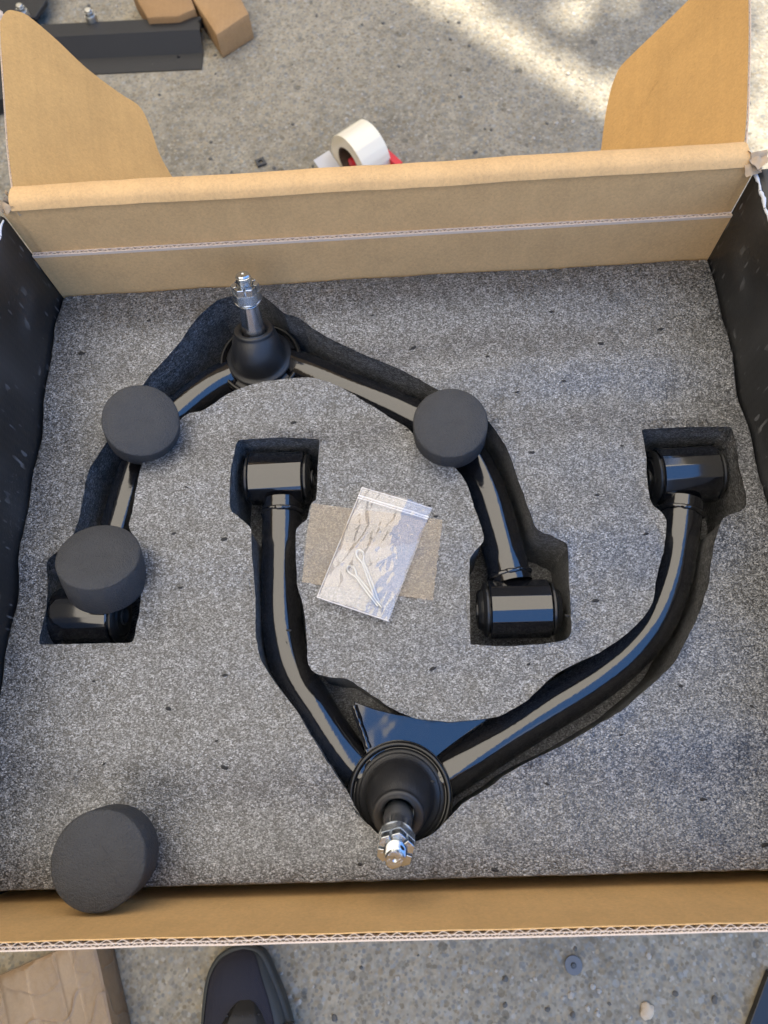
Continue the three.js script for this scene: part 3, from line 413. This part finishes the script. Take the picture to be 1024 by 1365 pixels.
// ---------- zip bag with two cotter pins
{
  const q = [[-0.0204, -0.0373], [0.0372, -0.0155], [-0.002, 0.0771], [-0.0584, 0.0555]], bag = thing('zip_bag', 'small clear plastic zip bag lying on the foam with two cotter pins inside', 'plastic bag', V(0.02, H, 0.03));
  const pos = (u, v) => [(q[0][0] * (1 - u) + q[1][0] * u) * (1 - v) + (q[3][0] * (1 - u) + q[2][0] * u) * v, (q[0][1] * (1 - u) + q[1][1] * u) * (1 - v) + (q[3][1] * (1 - u) + q[2][1] * u) * v];
  const puff = (u, v) => Math.pow(Math.max(0, 16 * u * (1 - u) * v * (1 - v)), 0.45);
  const film = (h0, k, wr, s) => { const g = new THREE.PlaneGeometry(1, 1, 60, 90), p = g.attributes.position; for (let i = 0; i < p.count; i++) { const u = p.getX(i) + 0.5, v = 0.5 - p.getY(i), [x, z] = pos(u, v), f = puff(u, v), tilt = 0.004 * THREE.MathUtils.smoothstep(u, 0.72, 1) * (1 - v * 0.6);
    const w = Math.pow(1 - Math.abs(nz(u * 4 + s, v * 3 + u * 2, s)), 6) * 0.0014 + Math.pow(1 - Math.abs(nz(u * 9 - v * 5, v * 4, s + 2)), 5) * 0.0010 + 0.0004 * nz(u * 26, v * 30, s); p.setXYZ(i, x, H + h0 + k * f + wr * w * (0.35 + 0.65 * f) + (s < 5 ? 0.0075 * Math.min(u / 0.66, (1 - u) / 0.34) * (1 - 0.55 * v) : 0), z); } g.computeVertexNormals(); return boxUV2(g); };
  function boxUV2(g) { return g; }
  const filmM = phys({ color: C(0.93, 0.92, 0.92), transmission: 0.87, thickness: 0, roughness: 0.05, ior: 1.9, side: THREE.DoubleSide });
  part('back_film', film(0.0030, 0.0002, 0.3, 8), filmM, bag); part('front_film', film(0.0046, 0.0028, 1, 1), filmM, bag);
  const strip = (v, w, r) => { const a = [], n = 14; for (let i = 0; i <= n; i++) { const [x, z] = pos(i / n, v + 0.004 * nz(i * 0.4, v * 9)); a.push(V(x, H + 0.0062, z)); } return tube(a, r, 40, 8); };
  part('zip_seal', [strip(0.085, 0, 0.0008), strip(0.105, 0, 0.0006)], phys({ color: C(0.9, 0.87, 0.84), roughness: 0.25, transparent: true, opacity: 0.8 }), bag);
  part('edge_seam', [tube([0, 0.2, 0.4, 0.6, 0.8, 1].map((v) => { const [x, z] = pos(0, v); return V(x, H + 0.0042, z); }), 0.0005, 30, 6), tube([0, 0.25, 0.5, 0.75, 1].map((u) => { const [x, z] = pos(u, 1); return V(x, H + 0.0042, z); }), 0.0005, 30, 6), tube([0, 0.25, 0.5, 0.75, 1].map((u) => { const [x, z] = pos(u, 0); return V(x, H + 0.0045, z); }), 0.0004, 30, 6)], phys({ color: C(0.88, 0.84, 0.82), roughness: 0.2, transparent: true, opacity: 0.7 }), bag);
  const pin = (a, b, label) => {   // half-round wire bent to an eye and two legs
    const d = b.clone().sub(a), L = d.length(); d.normalize(); const s = d.clone().cross(V(0, 1, 0)).normalize(), P = (t, o, h = 0) => a.clone().addScaledVector(d, t).addScaledVector(s, o).add(V(0, h, 0));
    const t = thing('cotter_pin', label, 'cotter pin', a, 'steel cotter pins in the zip bag');
    part('wire', tube([P(L * 0.93, 0.0011), P(L * 0.6, 0.0011), P(L * 0.3, 0.0009), P(0.0075, 0.0010), P(0.004, 0.0024), P(0.0005, 0.0028), P(-0.0022, 0.0012), P(-0.0024, -0.0008), P(0.0003, -0.0027), P(0.004, -0.0023), P(0.0075, -0.0008), P(L * 0.3, -0.0009), P(L * 0.6, -0.001), P(L, -0.0006)], 0.0010, 140, 10), pinM, t);
  };
  pin(V(-0.0238, 0.4268, 0.0209), V(-0.0081, 0.4268, 0.0667), 'longer steel cotter pin in the plastic bag, its eye nearer the zip'); pin(V(-0.0313, 0.4272, 0.0339), V(-0.0074, 0.4285, 0.0677), 'shorter steel cotter pin in the plastic bag, lying to the left');
}

// ---------- things on the ground
// bent steel channel at upper left
const slateM = phys({ color: C(0.011, 0.0115, 0.013), roughness: 0.55, bumpMap: capBump, bumpScale: 0.0002 });
{
  const t = thing('steel_channel', 'dark grey bent steel channel lying on the concrete at upper left', 'metal channel', V(-0.5116, 0, -1.1844));
  const A = V(-0.6632, 0.035, -1.203), B = V(-0.3394, 0.035, -1.1944), X = B.clone().sub(A).normalize(), L = A.distanceTo(B);
  const out = [[0.0, -0.020], [0, 0], [0.036, 0], [0.058, -0.031], [0.098, -0.033], [0.098, -0.0365], [0.056, -0.0345], [0.034, -0.0035], [0.0035, -0.0035], [0.0035, -0.020]];
  const Zd = V(0, 1, 0).cross(X).negate().normalize(); // towards the viewer
  const g = new THREE.ExtrudeGeometry(shapeOf(out), { depth: L + 0.1, bevelEnabled: false }); const f = boxUV(g.index ? g.toNonIndexed() : g);
  frame(f, Zd, V(0, 1, 0), B.clone().addScaledVector(Zd, -0.004)); part('bent_sheet', f, slateM, t);
  for (const [c, n] of [[V(-0.5552, 0.045, -1.2096), 1], [V(-0.6903, 0.05, -1.2284), 2]]) { const b = part('bolt', latheCreased([[0.0001, -0.02], [0.011, -0.02], [0.011, -0.002], [0.0105, 0], [0.0065, 0.0003], [0.0065, 0.010], [0.0055, 0.011], [0.0001, 0.011]], 20, c, V(0, 1, 0)), std({ color: C(0.55, 0.54, 0.5), metalness: 1, roughness: 0.35 }), t); const h = new THREE.CylinderGeometry(0.009, 0.009, 0.006, 6); h.translate(c.x, c.y + 0.003, c.z); part('nut', h.toNonIndexed(), zincM, b); }
  for (const [x, y] of [[266, 27], [238, 75]]) { const h = new THREE.CylinderGeometry(0.003, 0.003, 0.004, 12), c = y < 50 ? V(-0.3403, 0.0395, -1.1818) : V(-0.3832, 0.019, -1.116); h.translate(c.x, c.y, c.z); part('bolt_hole', h, darkHoleM, t); }
}
{ // dark bracket behind the left flap
  const t = thing('steel_bracket', 'dark steel bracket plate at the top left corner behind the left flap', 'metal bracket', V(-0.7442, 0, -1.3154));
  const pl = (pts, y, th) => { const g = new THREE.ExtrudeGeometry(shapeOf(pts.map((p) => [p[0], -p[1]])), { depth: th, bevelEnabled: true, bevelSize: 0.002, bevelThickness: 0.002, bevelSegments: 2 }); g.rotateX(-Math.PI / 2); g.translate(0, y, 0); return boxUV(g); };
  part('plate', pl([[-0.8665, -1.3958], [-0.6712, -1.3526], [-0.6574, -1.2737], [-0.6725, -1.23], [-0.836, -1.229]], 0.028, 0.006), slateM, t); part('upright', pl([[-0.7949, -1.2549], [-0.7372, -1.2279], [-0.7035, -1.023], [-0.7527, -1.0082]], 0.004, 0.025), slateM, t);
}
// cardboard pieces
function carton(name, label, pts, y, tapes, mat) {
  const t = thing(name, label, 'carton', V(pts[0][0], 0, pts[0][1]));
  const g = new THREE.ExtrudeGeometry(shapeOf(pts.map((p) => [p[0], -p[1]])), { depth: y - 0.006, bevelEnabled: true, bevelSize: 0.002, bevelThickness: 0.002, bevelSegments: 2 }); g.rotateX(-Math.PI / 2); g.translate(0, 0.003, 0);
  const f = new TessellateModifier(0.03, 6).modify(g.index ? g.toNonIndexed() : g), p = f.attributes.position; for (let i = 0; i < p.count; i++) { const x = p.getX(i), z = p.getZ(i), yy = p.getY(i); p.setY(i, yy + (yy > y * 0.8 ? 0.004 * nz(x * 14, z * 14, 3) : 0)); }
  f.deleteAttribute('normal'); part('body', toCreasedNormals(boxUV(f), 0.6), mat, t);
  return t;
}
carton('cardboard_carton', 'brown cardboard carton at the top edge beside the steel channel', [[-0.362, -1.2506], [-0.2838, -1.2813], [-0.2445, -1.1759], [-0.3012, -1.1286]], 0.05, 0, std({ map: cardTex(260, [0.42, 0.25, 0.11], 0.05), roughness: 0.8 }));
carton('cardboard_carton', 'crumpled brown cardboard piece at the top edge above the steel channel', [[-0.4831, -1.2802], [-0.378, -1.2911], [-0.3501, -1.2029], [-0.3811, -1.1873], [-0.438, -1.1888]], 0.05, 0, std({ map: cardTex(250, [0.36, 0.21, 0.09], 0.05), roughness: 0.85 }));
{
  const cm = phys({ map: texture(1024, 0.3, (u, v) => { const b = tileNoise(u, v, 5, 301), f = tileNoise(u, v, 240, 302), w = Math.abs(tileNoise(u, v, 9, 303) - 0.5), k = 0.8 + 0.35 * (b - 0.5) + 0.12 * (f - 0.5) + 0 * w; return [0.26 * k, 0.165 * k, 0.085 * k]; }, true), roughness: 0.4, clearcoat: 0.5, clearcoatRoughness: 0.25, bumpMap: texture(512, 0.3, (u, v) => Math.pow(1 - Math.abs(tileNoise(u, v, 12, 303) - 0.5) * 2, 9) * 0.7 + 0.3 * tileNoise(u, v, 40, 304)), bumpScale: 0.0022 });
  const t = carton('taped_carton', 'brown carton wrapped in glossy clear tape at the bottom left corner', [[-0.3721, 0.3573], [-0.3247, 0.4875], [-0.555, 0.5177], [-0.5567, 0.4247]], 0.05, 0, cm);
  const tp = phys({ color: C(0.42, 0.29, 0.17), transparent: true, opacity: 0.35, roughness: 0.16, side: THREE.DoubleSide, bumpMap: peel, bumpScale: 0.002 });
  const strip = (pts, y, s) => { const g = new THREE.PlaneGeometry(1, 1, 40, 30), p = g.attributes.position; for (let i = 0; i < p.count; i++) { const u = p.getX(i) + 0.5, v = 0.5 - p.getY(i), q = pts; const x = (q[0][0] * (1 - u) + q[1][0] * u) * (1 - v) + (q[3][0] * (1 - u) + q[2][0] * u) * v, z = (q[0][1] * (1 - u) + q[1][1] * u) * (1 - v) + (q[3][1] * (1 - u) + q[2][1] * u) * v; p.setXYZ(i, x, y + 0.0016 * Math.pow(1 - Math.abs(nz(x * 34 + s, z * 20, s)), 9) + 0.004 * nz(x * 14, z * 14, 3), z); } g.computeVertexNormals(); return boxUV(g); };
  const tq = [[[-0.3974, 0.3674], [-0.372, 0.3581], [-0.3257, 0.4861], [-0.3487, 0.4898]], [[-0.446, 0.3858], [-0.4125, 0.3731], [-0.3666, 0.4936], [-0.4023, 0.5012]], [[-0.5235, 0.4152], [-0.4741, 0.3971], [-0.4316, 0.5061], [-0.4892, 0.5119]]];
  tq.forEach((q, i) => part('packing_tape', strip(q, 0.0515, 1 + i * 4), tp, t));
}
// tape dispenser behind the back wall
{
  const a = V(-0.0567, 0.048, -0.7891), d0 = V(-0.0042, 0.048, -0.8287).sub(a), d = d0.setY(0).normalize(), t = thing('tape_dispenser', 'red hand tape dispenser with a fat roll of clear tape behind the back wall', 'tape dispenser', V(a.x, 0, a.z));
  const Lr = 0.054, r = 0.049, w = 0.0;
  part('tape_roll', latheCreased([[0.029, 0], [0.0485, 0], [r, 0.0006], [r, Lr - 0.0006], [0.0485, Lr], [0.029, Lr]], 56, a, d), phys({ color: C(0.78, 0.72, 0.58), roughness: 0.16, ior: 1.5 }), t);
  part('core', latheCreased([[0.029, Lr - 0.0005], [0.0289, 0.0008], [0.0265, 0.0008], [0.0265, Lr - 0.0005]], 40, a, d), std({ color: C(0.10, 0.07, 0.05), roughness: 0.8 }), t);
  const redM = phys({ color: C(0.55, 0.008, 0.02), roughness: 0.35 }), c = a.clone();
  part('hub', [lathe([[0.0001, 0.006], [0.011, 0.006], [0.0125, 0.010], [0.0125, Lr], [0.0001, Lr]], 6, a.clone().add(V(0, -0.006, 0)), d), lathe([[0.0001, Lr], [0.030, Lr], [0.030, Lr + 0.004], [0.0001, Lr + 0.004]], 36, a, d)], redM, t);
  const s = d.clone().cross(V(0, 1, 0)).normalize(); // towards the viewer's right or left side
  const tri = V(0.0151, 0.045, -0.7898), hb = a.clone().addScaledVector(d, Lr + 0.003), hg = new THREE.BoxGeometry(0.012, 0.03, 0.05); part('side_plate', hg.applyQuaternion(new THREE.Quaternion().setFromUnitVectors(V(1, 0, 0), d)).translate(tri.x, tri.y, tri.z).toNonIndexed(), redM, t);
  const e = a.clone().addScaledVector(d, 0.02); part('handle', tube([V(e.x + s.x * 0.05, 0.03, e.z + s.z * 0.05), V(e.x + s.x * 0.09, 0.025, e.z + s.z * 0.09), V(e.x + s.x * 0.16, 0.018, e.z + s.z * 0.16)], 0.015, 20, 12), redM, t);
  const fl = new THREE.PlaneGeometry(0.034, 0.05, 8, 8), fp = fl.attributes.position; for (let i = 0; i < fp.count; i++) fp.setZ(i, 0.006 * Math.sin(fp.getY(i) * 40)); fl.rotateX(-Math.PI / 2 + 0.25); fl.rotateY(0.65); const fo = V(-0.0909, 0.03, -0.8022); fl.translate(fo.x, fo.y, fo.z); fl.computeVertexNormals();
  part('tape_tail', fl, phys({ color: C(0.5, 0.5, 0.52), roughness: 0.25, side: THREE.DoubleSide }), t);
}
// shoe
{
  const o = V(-0.192, 0.02, 0.3763), t = thing('shoe', 'black and navy sneaker pointing at the box on the concrete', 'shoe', V(o.x, 0, o.z));
  // station: [distance behind the toe, centre offset, half width, height of the upper, height of its edge]
  const st = [[0, -0.006, 0.004, 0.030, 0.022], [0.004, -0.007, 0.0165, 0.036, 0.022], [0.012, -0.009, 0.026, 0.043, 0.023], [0.028, -0.009, 0.0345, 0.050, 0.023], [0.05, -0.005, 0.0415, 0.055, 0.024], [0.08, 0.000, 0.047, 0.063, 0.025], [0.11, 0.003, 0.048, 0.075, 0.026], [0.15, 0.002, 0.044, 0.088, 0.028], [0.20, -0.001, 0.039, 0.095, 0.03], [0.25, -0.003, 0.037, 0.094, 0.032], [0.28, -0.003, 0.030, 0.090, 0.032], [0.292, -0.003, 0.012, 0.085, 0.032]];
  const loft = (fn, n) => { const pos = [], uv = [], idx = [], N = 60, cur = [0, 1, 2, 3, 4].map((k) => (s) => { const f = s * (st.length - 1), i = Math.min(st.length - 2, Math.floor(f)), a = f - i, g = (m) => st[Math.max(0, Math.min(st.length - 1, m))][k]; const p0 = g(i - 1), p1 = g(i), p2 = g(i + 1), p3 = g(i + 2); return p1 + 0.5 * a * (p2 - p0 + a * (2 * p0 - 5 * p1 + 4 * p2 - p3 + a * (3 * (p1 - p2) + p3 - p0))); });
    for (let i = 0; i <= N; i++) { const s = Math.pow(i / N, 1.0), z = cur[0](s), c = cur[1](s), w = cur[2](s), h = cur[3](s), e = cur[4](s); for (let j = 0; j <= n; j++) { const [x, y] = fn(j / n, w, h, e); pos.push(o.x + c + x, y, o.z + z); uv.push(j / n * 0.12, z); } }
    for (let i = 0; i < N; i++) for (let j = 0; j < n; j++) { const a = i * (n + 1) + j; idx.push(a, a + n + 1, a + 1, a + 1, a + n + 1, a + n + 2); }
    const g = new THREE.BufferGeometry(); g.setAttribute('position', new THREE.Float32BufferAttribute(pos, 3)); g.setAttribute('uv', new THREE.Float32BufferAttribute(uv, 2)); g.setIndex(idx); g.computeVertexNormals(); return g; };
  const meshB = texture(256, 0.02, (u, v) => 0.5 + 0.25 * Math.sin(u * 60) * Math.sin(v * 60) + 0.25 * tileNoise(u, v, 40, 5));
  part('upper', loft((t2, w, h, e) => { const a = Math.PI * t2, x = -Math.cos(a), y = Math.pow(Math.max(0, Math.sin(a)), 0.62); return [x * w, e + (h - e) * y]; }, 36), phys({ color: C(0.014, 0.014, 0.024), roughness: 0.8, sheen: 0.25, sheenColor: C(0.25, 0.25, 0.4), sheenRoughness: 0.5, bumpMap: meshB, bumpScale: 0.0005, side: THREE.DoubleSide }), t);
  part('sole', loft((t2, w, h, e) => { const q = [[-0.9, 0.001], [-1.02, 0.003], [-1.06, 0.012], [-1.05, 0.9], [-1.02, 1.06], [-0.95, 1.1], [-0.85, 0.95], [0.85, 0.95], [0.95, 1.1], [1.02, 1.06], [1.05, 0.9], [1.06, 0.012], [1.02, 0.003], [0.9, 0.001], [-0.9, 0.001]], i = Math.min(13, Math.floor(t2 * 14)), f = t2 * 14 - i, x = q[i][0] + (q[i + 1][0] - q[i][0]) * f, ya = q[i][1] < 0.1 ? q[i][1] : q[i][1] * e, yb = q[i + 1][1] < 0.1 ? q[i + 1][1] : q[i + 1][1] * e; return [x * (w + 0.0025), ya + (yb - ya) * f]; }, 42), phys({ color: C(0.022, 0.026, 0.026), roughness: 0.5, side: THREE.DoubleSide }), t);
  // rubber toe rim that climbs the outer side
  const rim = (x0, w0) => loft((t2, w, h, e) => { const a = Math.PI * (x0 + (w0 - x0) * t2), y = Math.pow(Math.max(0, Math.sin(a)), 0.62); return [-Math.cos(a) * (w + 0.0012), e + (h - e + 0.001) * y]; }, 10);
  part('side_overlay', [rim(0.0, 0.10), rim(0.80, 1.0)], phys({ color: C(0.035, 0.042, 0.046), roughness: 0.45, side: THREE.DoubleSide }), t);
  const border = []; for (const sd of [-1, 1]) { const q = []; st.slice(0, 9).forEach((k) => q.push(V(o.x + k[1] + sd * (k[2] + 0.001), k[4] + 0.004, o.z + k[0]))); if (sd < 0) border.push(...q.reverse()); else border.push(...q.slice(1)); }
  part('toe_rim', tube(border, 0.0042, 120, 10), phys({ color: C(0.03, 0.034, 0.034), roughness: 0.6 }), t);
  // perforated vamp panel and lace stay
  const top = (x, z) => { let i = 0; while (i < st.length - 2 && st[i + 1][0] < z) i++; const f = (z - st[i][0]) / (st[i + 1][0] - st[i][0]), L = (k) => st[i][k] + (st[i + 1][k] - st[i][k]) * f, q = Math.min(0.98, Math.abs((x - L(1)) / L(2))); return L(4) + (L(3) - L(4)) * Math.pow(Math.sqrt(1 - q * q), 0.62); };
  const patch = (pts, lift, nx = 24, nzz = 24) => { const g = new THREE.PlaneGeometry(1, 1, nx, nzz), p = g.attributes.position; for (let i = 0; i < p.count; i++) { const u = p.getX(i) + 0.5, v = 0.5 - p.getY(i), [x, z] = pts(u, v); const ed = Math.min(1, 8 * Math.min(u, 1 - u, v, 1)); p.setXYZ(i, o.x + x, top(x, z) + lift * ed - 0.0006 * (1 - ed), o.z + z); } g.computeVertexNormals(); return boxUV(g); };
  part('vamp_panel', patch((u, v) => { const z = 0.044 + 0.1 * v, w = 0.028 * Math.pow(Math.min(1, v * 3.2 + 0.02), 0.5); return [0.003 + (u - 0.5) * 2 * w, z]; }, 0.0075), phys({ color: C(0.010, 0.010, 0.010), roughness: 0.6, side: THREE.DoubleSide }), t);
  const dots = []; for (let i = 0; i < 5; i++) for (let j = 0; j < 5; j++) { const x = 0.003 + (j - 2) * 0.0085, z = 0.057 + i * 0.0085; if (Math.abs(x - 0.003) > 0.024) continue; const h = new THREE.CylinderGeometry(0.0011, 0.0011, 0.003, 8); h.translate(o.x + x, top(x, z) + 0.0066, o.z + z); dots.push(h); }
  part('perforation', dots, darkHoleM, t);
  part('strap', patch((u, v) => [0.012 + 0.045 * u, 0.074 + 0.03 * v - 0.004 * u], 0.0095), phys({ color: C(0.030, 0.034, 0.040), roughness: 0.5, side: THREE.DoubleSide }), t);
}
// small things on the concrete
{
  const c = V(0.1871, 0, 0.4069), t = thing('washer', 'small blue grey washer lying on the concrete below the box', 'washer', V(c.x, 0, c.z));
  part('disc', latheCreased([[0.003, 0.0005], [0.010, 0.0005], [0.0104, 0.0012], [0.010, 0.002], [0.0035, 0.0024], [0.003, 0.002]], 32, V(c.x, 0.001, c.z), V(0, 1, 0)), std({ color: C(0.13, 0.14, 0.155), roughness: 0.6, metalness: 0.4 }), t);
  part('centre_stud', latheCreased([[0.0001, 0], [0.0031, 0], [0.0031, 0.003], [0.0022, 0.0038], [0.0001, 0.004]], 16, V(c.x, 0.001, c.z), V(0, 1, 0)), std({ color: C(0.05, 0.055, 0.06), roughness: 0.5 }), t);
  const s = V(-0.2198, 0, -0.8542), k = thing('square_nut', 'small dark square nut on the concrete behind the back wall', 'nut', V(s.x, 0, s.z)), sq = shapeOf([[-0.008, -0.008], [0.008, -0.008], [0.008, 0.008], [-0.008, 0.008]]); const hp = new THREE.Path(); hp.absarc(0, 0, 0.0045, 0, Math.PI * 2, true); sq.holes.push(hp);
  const g = new THREE.ExtrudeGeometry(sq, { depth: 0.003, bevelEnabled: true, bevelSize: 0.0005, bevelThickness: 0.0005, bevelSegments: 1 }); g.rotateX(-Math.PI / 2); g.rotateY(0.4); g.translate(s.x, 0.0015, s.z); part('nut_body', g, std({ color: C(0.06, 0.06, 0.06), roughness: 0.6, metalness: 0.3 }), k);
  const pebble = (x, z, r, col) => { const q = new THREE.IcosahedronGeometry(r, 3), p = q.attributes.position; for (let i = 0; i < p.count; i++) { const f = 1 + 0.35 * nz(p.getX(i) / r * 1.3 + x * 50, p.getY(i) / r * 1.3, p.getZ(i) / r * 1.3 + z * 50); p.setXYZ(i, p.getX(i) * f * 1.2, p.getY(i) * f * 0.6, p.getZ(i) * f); } q.computeVertexNormals(); q.rotateY(x * 40); q.translate(x, r * 0.25, z); return q; };
  const pb = V(0.2653, 0, 0.454); tag(part('pebble', pebble(pb.x, pb.z, 0.0075), std({ color: C(0.5, 0.4, 0.28), roughness: 0.8 }), scene), 'tan pebble on the concrete at the lower right', 'pebble');
  const ls = [], ld = []; for (let i = 0; i < 260; i++) { const far = rnd() < 0.6, x = far ? R(-0.7, 0.9) : R(-0.3, 0.45), z = far ? R(-1.35, -0.75) : R(0.36, 0.5); (rnd() < 0.6 ? ls : ld).push(pebble(x, z, R(0.0012, 0.0035))); }
  tag(part('gravel', ls, std({ color: C(0.36, 0.33, 0.28), roughness: 0.85 }), scene), 'loose pale grit scattered on the concrete', null, null, 'stuff'); tag(part('gravel', ld, std({ color: C(0.10, 0.095, 0.085), roughness: 0.85 }), scene), 'loose dark grit scattered on the concrete', null, null, 'stuff');
  const mp = [[0.4079, 0.4168], [0.4544, 0.4133], [0.4328, 0.5056], [0.3555, 0.5044], [0.3744, 0.4684]], mg = new THREE.ExtrudeGeometry(shapeOf(mp.map((p) => [p[0], -p[1]])), { depth: 0.008, bevelEnabled: true, bevelSize: 0.001, bevelThickness: 0.001, bevelSegments: 2 }); mg.rotateX(-Math.PI / 2); mg.translate(0, 0.002, 0);
  tag(part('rubber_mat', boxUV(mg), bushM, scene), 'edge of a black rubber mat at the bottom right corner', 'mat');
}
scene.traverse((o) => { if (o.isMesh) { o.castShadow = true; o.receiveShadow = true; } });
renderer.render(scene, camera);
